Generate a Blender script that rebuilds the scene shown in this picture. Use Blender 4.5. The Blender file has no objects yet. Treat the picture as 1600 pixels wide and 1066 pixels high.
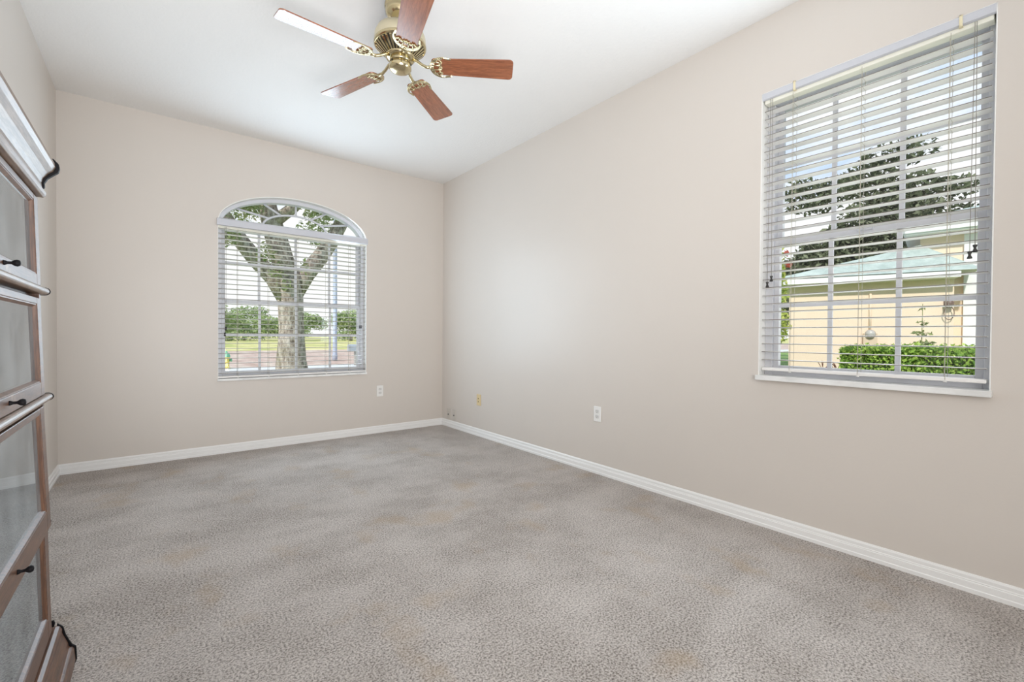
import bpy, bmesh, math, random
from mathutils import Vector, Matrix, Quaternion
R = math.radians
PI = math.pi
C = bpy.context.scene.collection
scn = bpy.context.scene

# ------------------------------------------------------------------ camera
cam_d = bpy.data.cameras.new('camera')
cam = bpy.data.objects.new('camera', cam_d)
C.objects.link(cam)
F_PX, YAW, PITCH, ROLL = 705.536, 0.669803, -0.011971, 0.006996
CAM = Vector((-2.57884, -4.53415, 1.02051))
fwd = Vector((math.sin(YAW) * math.cos(PITCH), math.cos(YAW) * math.cos(PITCH), math.sin(PITCH)))
rt0 = Vector((math.cos(YAW), -math.sin(YAW), 0))
up0 = rt0.cross(fwd)
rt = rt0 * math.cos(ROLL) + up0 * math.sin(ROLL)
up = -rt0 * math.sin(ROLL) + up0 * math.cos(ROLL)
cam.matrix_world = Matrix(((rt.x, up.x, -fwd.x, CAM.x), (rt.y, up.y, -fwd.y, CAM.y),
                           (rt.z, up.z, -fwd.z, CAM.z), (0, 0, 0, 1)))
cam_d.sensor_width = 36.0
cam_d.lens = F_PX / 1600 * 36
cam_d.clip_start = 0.02
cam_d.clip_end = 1000
scn.camera = cam

# ------------------------------------------------------------------ view, world, sun, lamps
scn.view_settings.view_transform = 'Standard'
scn.view_settings.look = 'None'
scn.view_settings.gamma = 1.0
scn.view_settings.use_curve_mapping = False
scn.view_settings.exposure = 0.12
scn.cycles.max_bounces = 10
scn.cycles.diffuse_bounces = 6
scn.cycles.transparent_max_bounces = 24
scn.cycles.sample_clamp_indirect = 6.0
scn.cycles.caustics_reflective = False
scn.cycles.caustics_refractive = False

world = bpy.data.worlds.new('sky')
scn.world = world
world.use_nodes = True
wn = world.node_tree
wn.nodes.clear()
def WN(t, **kw):
    n = wn.nodes.new(t)
    for k, v in kw.items():
        setattr(n, k, v)
    return n
w_out = WN('ShaderNodeOutputWorld'); w_bg = WN('ShaderNodeBackground')
w_co = WN('ShaderNodeTexCoord'); w_map = WN('ShaderNodeMapping')
w_map.inputs['Scale'].default_value = (1.0, 1.0, 2.2)
w_map.inputs['Location'].default_value = (0.35, 0.1, 0.0)
w_no = WN('ShaderNodeTexNoise'); w_no.inputs['Scale'].default_value = 2.6
w_no.inputs['Detail'].default_value = 7; w_no.inputs['Roughness'].default_value = 0.55
w_ra = WN('ShaderNodeValToRGB')
w_ra.color_ramp.elements[0].position = 0.35; w_ra.color_ramp.elements[0].color = (0.50, 0.68, 0.95, 1)
w_ra.color_ramp.elements[1].position = 0.48; w_ra.color_ramp.elements[1].color = (0.97, 0.98, 1.0, 1)
wn.links.new(w_co.outputs['Generated'], w_map.inputs['Vector'])
wn.links.new(w_map.outputs['Vector'], w_no.inputs['Vector'])
w_sx = WN('ShaderNodeSeparateXYZ'); w_ma = WN('ShaderNodeMath', operation='MULTIPLY_ADD')
wn.links.new(w_co.outputs['Generated'], w_sx.inputs['Vector'])
wn.links.new(w_sx.outputs['Y'], w_ma.inputs[0]); w_ma.inputs[1].default_value = 0.11
wn.links.new(w_no.outputs['Fac'], w_ma.inputs[2])
w_mz = WN('ShaderNodeMath', operation='MULTIPLY_ADD'); w_mz.inputs[1].default_value = -0.30
wn.links.new(w_sx.outputs['Z'], w_mz.inputs[0]); wn.links.new(w_ma.outputs[0], w_mz.inputs[2])
wn.links.new(w_mz.outputs[0], w_ra.inputs['Fac'])
wn.links.new(w_ra.outputs['Color'], w_bg.inputs['Color'])
w_bg.inputs['Strength'].default_value = 1.05
wn.links.new(w_bg.outputs['Background'], w_out.inputs['Surface'])

def lamp(name, kind, loc, direction, energy, color=(1, 1, 1), size=None):
    d = bpy.data.lights.new(name, kind)
    d.energy = energy; d.color = color
    if kind == 'AREA':
        d.shape = 'RECTANGLE'; d.size, d.size_y = size
    o = bpy.data.objects.new(name, d)
    C.objects.link(o)
    o.location = loc
    o.rotation_euler = Vector(direction).to_track_quat('-Z', 'Y').to_euler()
    return o
sun = lamp('sun', 'SUN', (0, 0, 20), (0.70, 0.34, -0.56), 3.3, (1.0, 0.96, 0.9))
sun.data.angle = R(2)
# unseen fill lamps added behind the camera: one towards the ceiling, one forward
fl1 = lamp('ceiling_fill', 'AREA', (-2.25, -4.95, 0.70), (0.15, 2.5, 2.05), 35, (0.93, 0.955, 0.985), (1.4, 1.0))
fl1.data.spread = R(118)
fl2 = lamp('rear_fill', 'AREA', (-2.45, -6.2, 1.40), (0.50, 1.0, -0.16), 34, (1.0, 0.98, 0.955), (1.9, 2.0))
fl2.data.spread = R(100)
# added lamps boosting the windows' daylight; first pair hangs inside, second outside
lamp('daylight_fill_arched_window', 'AREA', (-1.52, -0.05, 1.45), (0.12, -1.0, 0.0), 25, (0.68, 0.85, 1.0), (1.2, 1.45))
lamp('daylight_fill_tall_window', 'AREA', (-0.05, -3.876, 1.58), (-1.0, 0.0, 0.06), 21, (0.74, 0.88, 1.0), (0.84, 1.4))
lamp('skylight_fill_arched_window', 'AREA', (-1.52, 0.40, 1.30), (0.0, -1.0, 0.25), 5, (0.95, 0.98, 1.0), (1.25, 1.5))  # this pair added outside to brighten the slats and reveals
lamp('skylight_fill_tall_window', 'AREA', (0.45, -3.876, 1.35), (-1.0, 0.0, 0.3), 6, (0.97, 0.98, 1.0), (0.85, 1.4))

# ------------------------------------------------------------------ helpers
class MB:
    """collects shapes into one mesh object"""
    def __init__(self):
        self.v = []; self.f = []; self.s = []
    def add(self, verts, faces, smooth=False, m=None):
        b = len(self.v)
        for q in verts:
            q = Vector(q)
            if m is not None:
                q = m @ q
            self.v.append(q)
        for fa in faces:
            self.f.append([b + i for i in fa]); self.s.append(smooth)
        return self
    def box(self, x0, x1, y0, y1, z0, z1, m=None):
        vs = [(x, y, z) for z in (z0, z1) for y in (y0, y1) for x in (x0, x1)]
        return self.add(vs, [(0, 2, 3, 1), (4, 5, 7, 6), (0, 1, 5, 4), (2, 6, 7, 3), (0, 4, 6, 2), (1, 3, 7, 5)], m=m)
    def lathe(self, prof, n=32, m=None, smooth=True):
        vs = []; fs = []
        for (r, z) in prof:
            for k in range(n):
                a = 2 * PI * k / n
                vs.append((r * math.cos(a), r * math.sin(a), z))
        for i in range(len(prof) - 1):
            for k in range(n):
                k2 = (k + 1) % n
                fs.append((i * n + k, i * n + k2, (i + 1) * n + k2, (i + 1) * n + k))
        fs.append(tuple(range(n))[::-1]); fs.append(tuple((len(prof) - 1) * n + k for k in range(n)))
        return self.add(vs, fs, smooth, m)
    def prism(self, poly, a, b, axis='z', m=None):
        """polygon (list of 2D) extruded from a to b along axis; 2D coords are the other two axes in order"""
        n = len(poly)
        def P(p, h):
            if axis == 'z': return (p[0], p[1], h)
            if axis == 'y': return (p[0], h, p[1])
            return (h, p[0], p[1])
        vs = [P(p, a) for p in poly] + [P(p, b) for p in poly]
        fs = [tuple(range(n))[::-1], tuple(n + i for i in range(n))]
        fs += [(i, (i + 1) % n, n + (i + 1) % n, n + i) for i in range(n)]
        return self.add(vs, fs, False, m)
    def tube(self, pts, radii, n=8, m=None, closed=False, rough=0.0, rng=None):
        pts = [Vector(p) for p in pts]
        if not hasattr(radii, '__len__'):
            radii = [radii] * len(pts)
        vs = []; fs = []
        up_ = Vector((0, 0, 1)); L = len(pts)
        prev = None
        for i, p in enumerate(pts):
            if closed: t = pts[(i + 1) % L] - pts[i - 1]
            else: t = pts[min(i + 1, L - 1)] - pts[max(i - 1, 0)]
            t.normalize()
            if prev is None:
                a = t.orthogonal().normalized()
            else:
                a = (prev - t * prev.dot(t)).normalized()
            prev = a
            b = t.cross(a)
            for k in range(n):
                an = 2 * PI * k / n
                r = radii[i] * (1 + (rng.uniform(-rough, rough) if rng else 0))
                vs.append(p + a * math.cos(an) * r + b * math.sin(an) * r)
        for i in range(L if closed else L - 1):
            j = (i + 1) % L
            for k in range(n):
                k2 = (k + 1) % n
                fs.append((i * n + k, i * n + k2, j * n + k2, j * n + k))
        if not closed:
            fs.append(tuple(range(n))[::-1]); fs.append(tuple((L - 1) * n + k for k in range(n)))
        return self.add(vs, fs, True, m)
    def ball(self, c, r, n=10, m=None, sz=1.0):
        prof = [(max(1e-4, r * math.sin(PI * i / n)), -r * sz * math.cos(PI * i / n)) for i in range(n + 1)]
        mm = Matrix.Translation(c)
        return self.lathe(prof, 12, (m @ mm) if m is not None else mm)
    def build(self, name, mat, parent=None, bevel=0.0, seg=2):
        me = bpy.data.meshes.new(name)
        me.from_pydata([tuple(q) for q in self.v], [], self.f)
        me.polygons.foreach_set('use_smooth', self.s)
        bm = bmesh.new(); bm.from_mesh(me)
        bmesh.ops.recalc_face_normals(bm, faces=bm.faces[:])
        bm.to_mesh(me); bm.free()
        if mat: me.materials.append(mat)
        o = bpy.data.objects.new(name, me)
        C.objects.link(o)
        if parent: o.parent = parent
        if bevel > 0:
            md = o.modifiers.new('bevel', 'BEVEL'); md.width = bevel; md.segments = seg
            md.limit_method = 'ANGLE'; md.angle_limit = R(40)
        return o

def thing(name, label, cat, loc=(0, 0, 0), rz=0.0, group=None):
    o = bpy.data.objects.new(name, None)
    o.empty_display_size = 0.05
    C.objects.link(o)
    o.location = loc; o.rotation_euler = (0, 0, rz)
    o['label'] = label; o['category'] = cat
    if group: o['group'] = group
    return o
def tag(o, label, cat, group=None, kind=None):
    o['label'] = label; o['category'] = cat
    if group: o['group'] = group
    if kind: o['kind'] = kind
    return o
def struct(o, label=None, cat=None):
    o['kind'] = 'structure'
    if label: o['label'] = label
    if cat: o['category'] = cat
    return o

# ------------------------------------------------------------------ materials
def new_mat(name):
    m = bpy.data.materials.new(name); m.use_nodes = True
    nt = m.node_tree; nt.nodes.clear()
    out = nt.nodes.new('ShaderNodeOutputMaterial')
    return m, nt, out
def N(nt, t, **inp):
    n = nt.nodes.new(t)
    for k, v in inp.items():
        n.inputs[k.replace('_', ' ')].default_value = v
    return n
def coords(nt, scale=(1, 1, 1), kind='Object'):
    tc = nt.nodes.new('ShaderNodeTexCoord'); mp = nt.nodes.new('ShaderNodeMapping')
    mp.inputs['Scale'].default_value = scale
    nt.links.new(tc.outputs[kind], mp.inputs['Vector'])
    return mp.outputs['Vector']
def ramp(nt, fac, stops):
    r = nt.nodes.new('ShaderNodeValToRGB')
    el = r.color_ramp.elements
    while len(el) < len(stops): el.new(0.5)
    for e, (p, c) in zip(el, stops):
        e.position = p; e.color = (*c, 1)
    nt.links.new(fac, r.inputs['Fac'])
    return r.outputs['Color']
def mix(nt, fac, a, b):
    n = nt.nodes.new('ShaderNodeMix'); n.data_type = 'RGBA'
    for s, v in ((n.inputs[0], fac), (n.inputs[6], a), (n.inputs[7], b)):
        if hasattr(v, 'node'): nt.links.new(v, s)
        else: s.default_value = v if not hasattr(v, '__len__') else (*v, 1)
    return n.outputs[2]
def noise(nt, vec, scale, detail=4, rough=0.5):
    n = N(nt, 'ShaderNodeTexNoise', Scale=scale, Detail=detail, Roughness=rough)
    nt.links.new(vec, n.inputs['Vector'])
    return n.outputs['Fac']
def bump(nt, height, strength, dist):
    b = N(nt, 'ShaderNodeBump', Strength=strength, Distance=dist)
    nt.links.new(height, b.inputs['Height'])
    return b.outputs['Normal']
def paint(name, col, rough=0.5, metal=0.0, spec=0.5, coat=0.0, bmp=None, var=0.04, vscale=3.0, coat_rough=0.1):
    m, nt, out = new_mat(name)
    p = N(nt, 'ShaderNodeBsdfPrincipled', Roughness=rough, Metallic=metal)
    p.inputs['Specular IOR Level'].default_value = spec
    p.inputs['Coat Weight'].default_value = coat
    p.inputs['Coat Roughness'].default_value = coat_rough
    v = coords(nt)
    c = mix(nt, noise(nt, v, vscale, 3), tuple(x * (1 - var) for x in col), tuple(min(1, x * (1 + var)) for x in col))
    nt.links.new(c, p.inputs['Base Color'])
    if bmp:
        nt.links.new(bump(nt, noise(nt, v, bmp[0], 3, 0.55), bmp[1], bmp[2]), p.inputs['Normal'])
    nt.links.new(p.outputs['BSDF'], out.inputs['Surface'])
    return m
def wood(name, dark, light, grain=(1, 1, 1), rough=0.35, coat=0.3, coat_rough=0.15, wear=None):
    m, nt, out = new_mat(name)
    p = N(nt, 'ShaderNodeBsdfPrincipled', Roughness=rough)
    p.inputs['Coat Weight'].default_value = coat; p.inputs['Coat Roughness'].default_value = coat_rough
    v = coords(nt, grain)
    g1 = noise(nt, v, 6.0, 6, 0.65); g2 = noise(nt, v, 22.0, 3, 0.6)
    c = ramp(nt, g1, [(0.3, dark), (0.7, light)])
    c = mix(nt, ramp(nt, g2, [(0.45, (0, 0, 0)), (0.6, (0.45,) * 3)]), c, tuple(x * 0.55 for x in dark))
    if wear:
        w = noise(nt, coords(nt), 9.0, 5, 0.7)
        c = mix(nt, ramp(nt, w, [(0.62, (0, 0, 0)), (0.72, (1, 1, 1))]), c, wear)
    nt.links.new(c, p.inputs['Base Color'])
    nt.links.new(bump(nt, g2, 0.12, 0.002), p.inputs['Normal'])
    nt.links.new(p.outputs['BSDF'], out.inputs['Surface'])
    return m
def glass_mat(name, tint=(1, 1, 1), refl=1.0, dust=0.0, ior=1.45):
    m, nt, out = new_mat(name)
    tr = N(nt, 'ShaderNodeBsdfTransparent'); tr.inputs['Color'].default_value = (*tint, 1)
    gl = N(nt, 'ShaderNodeBsdfGlossy', Roughness=0.01)
    fr = N(nt, 'ShaderNodeFresnel', IOR=ior)
    base = tr.outputs['BSDF']
    if dust > 0:
        df = N(nt, 'ShaderNodeBsdfDiffuse'); df.inputs['Color'].default_value = (0.56, 0.61, 0.63, 1)
        ms = nt.nodes.new('ShaderNodeMixShader')
        d = ramp(nt, noise(nt, coords(nt, (1, 1.5, 1.0)), 5.0, 5, 0.6), [(0.3, (dust * 0.4,) * 3), (0.75, (dust,) * 3)])
        nt.links.new(d, ms.inputs[0]); nt.links.new(base, ms.inputs[1]); nt.links.new(df.outputs['BSDF'], ms.inputs[2])
        base = ms.outputs['Shader']
    mu = nt.nodes.new('ShaderNodeMath'); mu.operation = 'MULTIPLY'; mu.inputs[1].default_value = refl
    nt.links.new(fr.outputs['Fac'], mu.inputs[0])
    mx = nt.nodes.new('ShaderNodeMixShader')
    nt.links.new(mu.outputs[0], mx.inputs[0]); nt.links.new(base, mx.inputs[1]); nt.links.new(gl.outputs['BSDF'], mx.inputs[2])
    nt.links.new(mx.outputs['Shader'], out.inputs['Surface'])
    return m
def leaf_mat(name, cols, trans=0.3):
    m, nt, out = new_mat(name)
    ge = nt.nodes.new('ShaderNodeNewGeometry')
    stops = [(i / max(1, len(cols) - 1), c) for i, c in enumerate(cols)]
    c = ramp(nt, ge.outputs['Random Per Island'], stops)
    df = N(nt, 'ShaderNodeBsdfDiffuse'); tl = N(nt, 'ShaderNodeBsdfTranslucent')
    nt.links.new(c, df.inputs['Color']); nt.links.new(c, tl.inputs['Color'])
    mx = nt.nodes.new('ShaderNodeMixShader'); mx.inputs[0].default_value = trans
    nt.links.new(df.outputs['BSDF'], mx.inputs[1]); nt.links.new(tl.outputs['BSDF'], mx.inputs[2])
    nt.links.new(mx.outputs['Shader'], out.inputs['Surface'])
    return m
def mottled(name, stops, scale, rough=0.9, bmp=0.3, bdist=0.02, stretch=(1, 1, 1), detail=6):
    m, nt, out = new_mat(name)
    p = N(nt, 'ShaderNodeBsdfPrincipled', Roughness=rough)
    p.inputs['Specular IOR Level'].default_value = 0.2
    v = coords(nt, stretch)
    n = noise(nt, v, scale, detail, 0.6)
    nt.links.new(ramp(nt, n, stops), p.inputs['Base Color'])
    if bmp: nt.links.new(bump(nt, n, bmp, bdist), p.inputs['Normal'])
    nt.links.new(p.outputs['BSDF'], out.inputs['Surface'])
    return m
def carpet_mat():
    m, nt, out = new_mat('carpet_pile')
    p = N(nt, 'ShaderNodeBsdfPrincipled', Roughness=0.95)
    p.inputs['Specular IOR Level'].default_value = 0.1
    p.inputs['Sheen Weight'].default_value = 0.15
    v = coords(nt)
    fine = noise(nt, v, 140.0, 4, 0.74)
    mid = noise(nt, v, 55.0, 3, 0.6)
    lay = noise(nt, coords(nt, (1.0, 1.5, 1)), 2.1, 4, 0.6)
    lay2 = noise(nt, coords(nt, (2.2, 1.0, 1)), 5.5, 4, 0.6)
    tuft = ramp(nt, fine, [(0.40, (0.070, 0.056, 0.046)), (0.485, (0.425, 0.379, 0.346)), (0.58, (0.72, 0.657, 0.611))])
    c = mix(nt, ramp(nt, lay, [(0.38, (0, 0, 0)), (0.62, (1, 1, 1))]),
            mix(nt, 0.34, tuft, (0.20, 0.168, 0.142)), mix(nt, 0.32, tuft, (0.52, 0.475, 0.443)))
    c = mix(nt, ramp(nt, lay2, [(0.5, (0, 0, 0)), (0.72, (0.30,) * 3)]), c, (0.55, 0.50, 0.467))
    st = noise(nt, coords(nt, (1.2, 1.0, 1)), 2.9, 3, 0.55)
    c = mix(nt, ramp(nt, st, [(0.57, (0, 0, 0)), (0.70, (0.42,) * 3)]), c, (0.40, 0.29, 0.18))
    nt.links.new(c, p.inputs['Base Color'])
    ad = nt.nodes.new('ShaderNodeMath'); ad.operation = 'ADD'
    nt.links.new(fine, ad.inputs[0]); nt.links.new(mid, ad.inputs[1])
    nt.links.new(bump(nt, ad.outputs[0], 0.55, 0.010), p.inputs['Normal'])
    nt.links.new(p.outputs['BSDF'], out.inputs['Surface'])
    return m
def bark_mat():
    m, nt, out = new_mat('oak_bark')
    p = N(nt, 'ShaderNodeBsdfPrincipled', Roughness=0.95)
    p.inputs['Specular IOR Level'].default_value = 0.1
    v = coords(nt, (1, 1, 0.45))
    n1 = noise(nt, v, 14.0, 6, 0.7); n2 = noise(nt, coords(nt), 2.0, 3, 0.6)
    c = ramp(nt, n1, [(0.34, (0.16, 0.12, 0.10)), (0.48, (0.46, 0.37, 0.32)), (0.62, (0.74, 0.65, 0.59))])
    c = mix(nt, ramp(nt, n2, [(0.5, (0, 0, 0)), (0.7, (0.4,) * 3)]), c, (0.35, 0.36, 0.22))
    nt.links.new(c, p.inputs['Base Color'])
    nt.links.new(bump(nt, n1, 1.0, 0.06), p.inputs['Normal'])
    nt.links.new(p.outputs['BSDF'], out.inputs['Surface'])
    return m

M_wall = paint('wall_paint', (0.66, 0.609, 0.56), 0.40, bmp=(85, 0.07, 0.004), var=0.012, spec=0.5)
M_ceil = paint('ceiling_paint', (0.82, 0.808, 0.79), 0.85, bmp=(60, 0.35, 0.006), var=0.01, spec=0.2)
M_trim = paint('white_trim', (0.86, 0.855, 0.845), 0.35, var=0.015)
M_reveal = paint('white_reveal', (0.86, 0.86, 0.84), 0.6, var=0.01)
M_vinyl_shaded = paint('white_vinyl_shaded', (0.68, 0.69, 0.73), 0.4, var=0.01)  # white vinyl, darkened so the colour holds the shade on frames and bars
M_slat = paint('blind_slat', (0.84, 0.82, 0.80), 0.4, var=0.02)
M_slat_edge_shade = paint('blind_slat_edge_shade', (0.20, 0.18, 0.16), 0.6, var=0.05)  # backlit shade on the white slats' room edges, put into the colour
M_valance_shaded = paint('blind_valance_shaded', (0.58, 0.59, 0.635), 0.45, var=0.01)  # white valance; the shade it hangs in is painted as lavender grey
M_headrail = paint('blind_headrail', (0.86, 0.85, 0.75), 0.45, var=0.02)
M_clip = paint('yellowed_clip', (0.78, 0.70, 0.48), 0.4)
M_cord = paint('blind_cord', (0.30, 0.28, 0.25), 0.8)
M_ladder = paint('ladder_string', (0.55, 0.52, 0.44), 0.8)
M_tassel = paint('dark_tassel', (0.022, 0.020, 0.018), 0.4)
M_sill = mottled('marble_sill', [(0.35, (0.72, 0.72, 0.71)), (0.6, (0.86, 0.86, 0.85))], 6, 0.25, 0.0)
M_plate = paint('white_plate', (0.84, 0.83, 0.81), 0.3, var=0.01)
M_slot = paint('plate_slot', (0.05, 0.05, 0.05), 0.6)
M_grey_slot = paint('plate_face', (0.70, 0.69, 0.67), 0.4, var=0.01)
M_almond = paint('almond_plate', (0.72, 0.58, 0.33), 0.35, var=0.02)
M_painted = paint('wall_coloured_plate', (0.60, 0.555, 0.505), 0.4, var=0.01)
M_brass = paint('polished_brass', (0.62, 0.53, 0.33), 0.20, metal=1.0, var=0.02)
M_brass_satin = paint('pale_brass', (0.76, 0.69, 0.50), 0.34, metal=1.0, var=0.02)
M_black_vent = paint('vent_black', (0.012, 0.011, 0.010), 0.6)
M_blade = wood('cherry_blade', (0.20, 0.058, 0.024), (0.40, 0.135, 0.055), (1.0, 14, 14), 0.25, 0.9, 0.16)
M_blade_edge = paint('blade_edge', (0.40, 0.15, 0.08), 0.4)
M_oakcase = wood('bookcase_wood', (0.060, 0.024, 0.012), (0.19, 0.085, 0.042), (12, 1.0, 12), 0.46, 0.35, 0.30, wear=(0.30, 0.17, 0.10))
M_oakcase_v = wood('bookcase_wood_upright', (0.060, 0.024, 0.012), (0.19, 0.085, 0.042), (12, 12, 1.0), 0.46, 0.35, 0.30)
M_pale_mould = wood('bookcase_moulding', (0.11, 0.06, 0.036), (0.26, 0.17, 0.115), (12, 1.0, 12), 0.42, 0.4, 0.3)
M_case_in = paint('bookcase_inside', (0.10, 0.07, 0.05), 0.7)
M_black = paint('black_iron', (0.008, 0.007, 0.008), 0.55, spec=0.12)
M_case_glass = glass_mat('bookcase_glass', (0.86, 0.90, 0.90), 1.0, 0.62, 1.5)
M_win_glass = glass_mat('window_glass', (0.98, 0.985, 0.98), 0.7, 0.0, 1.4)
M_carpet = carpet_mat()
M_stucco_out = paint('outside_stucco', (0.62, 0.55, 0.45), 0.9, bmp=(40, 0.3, 0.01))

# ------------------------------------------------------------------ the room
W, D, H = 3.1237, 6.4, 2.74
T = 0.20
# openings
BX0, BX1, BZ0, BSP, BRY = -2.159, -0.885, 0.632, 1.972, 0.298     # arched window: spring line and rise
RY0, RY1, RZ0, RZ1 = -4.313, -3.440, 0.815, 2.335
BCX, BHW = (BX0 + BX1) / 2, (BX1 - BX0) / 2

fl = MB().box(-W - T, T, -D - T, T, -0.12, 0.0).build('floor', M_carpet)
struct(fl, 'worn grey beige cut pile carpet with faint tan stains across the whole floor', 'carpet')
struct(MB().box(-W - T, T, -D - T, T, H, H + 0.15).build('ceiling', M_ceil), 'flat white lightly textured ceiling over the room', 'ceiling')

b = MB()
b.box(-W - T, BX0, 0, T, 0, H).box(BX1, T, 0, T, 0, H).box(BX0, BX1, 0, T, 0, BZ0)
NA = 48
arch = [(BCX - BHW * math.cos(PI * k / NA), BSP + BRY * math.sin(PI * k / NA)) for k in range(NA + 1)]
for k in range(NA):
    (xa, za), (xb, zb) = arch[k], arch[k + 1]
    b.prism([(xa, za), (xb, zb), (xb, H), (xa, H)], 0, T, 'y')
struct(b.build('wall_back', M_wall), 'far beige wall around the arched window', 'wall')
b = MB()
b.box(0, T, -D, RY0, 0, H).box(0, T, RY1, 0, 0, H).box(0, T, RY0, RY1, 0, RZ0).box(0, T, RY0, RY1, RZ1, H)
struct(b.build('wall_right', M_wall), 'long beige wall with the tall blinded window', 'wall')
struct(MB().box(-W - T, -W, -D, 0, 0, H).build('wall_left', M_wall), 'beige wall behind the dark bookcase', 'wall')
struct(MB().box(-W - T, T, -D - T, -D, 0, H).build('wall_rear', M_wall), 'beige wall behind the camera', 'wall')

prof = [(0, 0), (0.014, 0), (0.014, 0.016), (0.0115, 0.019), (0.0115, 0.043), (0.0085, 0.046), (0.0100, 0.049),
        (0.0080, 0.053), (0.0080, 0.066), (0.0045, 0.0745), (0, 0.0745)]
struct(MB().prism([(-d, z) for d, z in prof], -W, 0, 'x').build('baseboard_back', M_trim), 'white baseboard along the far wall', 'baseboard')
struct(MB().prism([(-d, z) for d, z in prof], -D, 0, 'y').build('baseboard_right', M_trim), 'white baseboard along the right wall', 'baseboard')
struct(MB().prism([(-W + d, z) for d, z in prof], -D, 0, 'y').build('baseboard_left', M_trim), 'white baseboard along the left wall', 'baseboard')

# ------------------------------------------------------------------ windows; local x along the wall (left to right from inside), y outward
def window(name, label, x0, x1, z0, z1, loc, rz, gx0, gx1, gz0, meet, gz1, mx, mz_low, mz_up, rise=None, cx=None):
    w = thing(name, label, 'window', loc, rz)
    w['kind'] = 'structure'
    g = 0.105                      # glass depth
    rv = MB()                      # painted drywall return
    if rise is None:
        rv.box(x0, x0 + .004, 0.0005, .2, z0, z1).box(x1 - .004, x1, 0.0005, .2, z0, z1).box(x0, x1, 0.0005, .2, z1 - .004, z1)
    else:
        rv.box(x0, x0 + .004, -0.001, .2, z0, z1).box(x1 - .004, x1, -0.001, .2, z0, z1)
        hw = (x1 - x0) / 2
        n = 48
        for k in range(n):
            a0, a1 = PI * k / n, PI * (k + 1) / n
            p = [(cx - h * math.cos(a), z1 + v * math.sin(a)) for a, h, v in
                 ((a0, hw, rise), (a1, hw, rise), (a1, hw - .006, rise - .006), (a0, hw - .006, rise - .006))]
            rv.prism(p, -0.001, .2, 'y')
    rv.build('window_reveal', M_reveal, w)
    fr = MB()
    fd0, fd1 = g - .035, g + .045
    ztop = z1
    fr.box(x0 + .004, gx0 - .018, fd0, fd1, z0, ztop).box(gx1 + .018, x1 - .004, fd0, fd1, z0, ztop)
    fr.box(gx0 - .018, gx1 + .018, fd0, fd1, z0, gz0 - .028)
    if rise is None:
        fr.box(gx0 - .018, gx1 + .018, fd0, fd1, gz1 + .02, ztop - .004)
    else:
        fr.box(gx0 - .018, gx1 + .018, fd0, fd1, gz1 + .02, ztop + .045)
    fr.build('window_frame', M_vinyl_shaded, w, 0.003, 1)
    # sashes: lower one in front
    def sash(nm, a0, a1, b0, b1, y0, y1):
        s = MB()
        s.box(a0 - .018, a0 + .008, y0, y1, b0 - .028, b1 + .02).box(a1 - .008, a1 + .018, y0, y1, b0 - .028, b1 + .02)
        s.box(a0 + .008, a1 - .008, y0, y1, b0 - .028, b0).box(a0 + .008, a1 - .008, y0, y1, b1 - .006, b1 + .02)
        return s.build(nm, M_vinyl_shaded, w, 0.002, 1)
    s1 = sash('sash', gx0, gx1, gz0, meet - .012, g - .022, g + .010)
    s2 = sash('sash', gx0, gx1, meet + .012, gz1, g + .011, g + .040)
    def lites(sa, b0, b1, yy, mz):
        mu = MB()
        for x in mx: mu.box(x - .010, x + .010, yy - .006, yy + .006, b0, b1)
        for z in mz: mu.box(gx0, gx1, yy - .0055, yy + .0055, z - .010, z + .010)
        mu.build('muntin_grid', M_vinyl_shaded, sa)
        MB().box(gx0, gx1, yy + .0065, yy + .0095, b0, b1).build('glass_pane', M_win_glass, sa)
    lites(s1, gz0, meet - .02, g - .006, mz_low)
    lites(s2, meet + .012, gz1, g + .025, mz_up)
    lk = MB().box((gx0 + gx1) / 2 - .03, (gx0 + gx1) / 2 + .03, g - .034, g - .022, meet - .006, meet + .006)
    lk.build('sash_lock', M_vinyl_shaded, w, 0.002, 1)
    if rise is not None:           # half round light with a sunburst
        zs = z1 + .045
        hw, rs = (x1 - x0) / 2 - .004, rise - .004
        n = 48; t = .032
        af = MB()
        for k in range(n):
            a0, a1 = PI * k / n, PI * (k + 1) / n
            P = lambda a, d: (cx - (hw - d) * math.cos(a), z1 + (rs - d) * math.sin(a))
            af.prism([P(a0, 0), P(a1, 0), P(a1, t), P(a0, t)], fd0, fd1, 'y')
        af.build('arch_frame', M_vinyl_shaded, w)
        sb = MB()
        pts = lambda f: [(cx - (hw - .02) * f[0] * math.cos(PI * k / 28), g + .02, z1 + .03 + (rs - .02) * f[1] * math.sin(PI * k / 28)) for k in range(29)]
        sb.tube(pts((0.46, 0.50)), .010, 6)
        for deg in (36, 63, 90, 117, 144):
            a = R(deg)
            A = Vector((cx - (hw - .02) * .46 * math.cos(a), g + .02, z1 + .03 + (rs - .02) * .50 * math.sin(a)))
            Bq = Vector((cx - (hw - .03) * math.cos(a), g + .02, z1 + (rs - .03) * math.sin(a)))
            sb.tube([A, Bq], .010, 6)
        sb.build('muntin_sunburst', M_vinyl_shaded, w)
        gp = MB()
        poly = [(cx - (hw - .04) * math.cos(PI * k / 40), z1 + .02 + (rs - .055) * math.sin(PI * k / 40)) for k in range(41)]
        gp.prism(poly, g + .028, g + .031, 'y')
        gp.build('arch_pane', M_win_glass, w)
    return w

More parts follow.
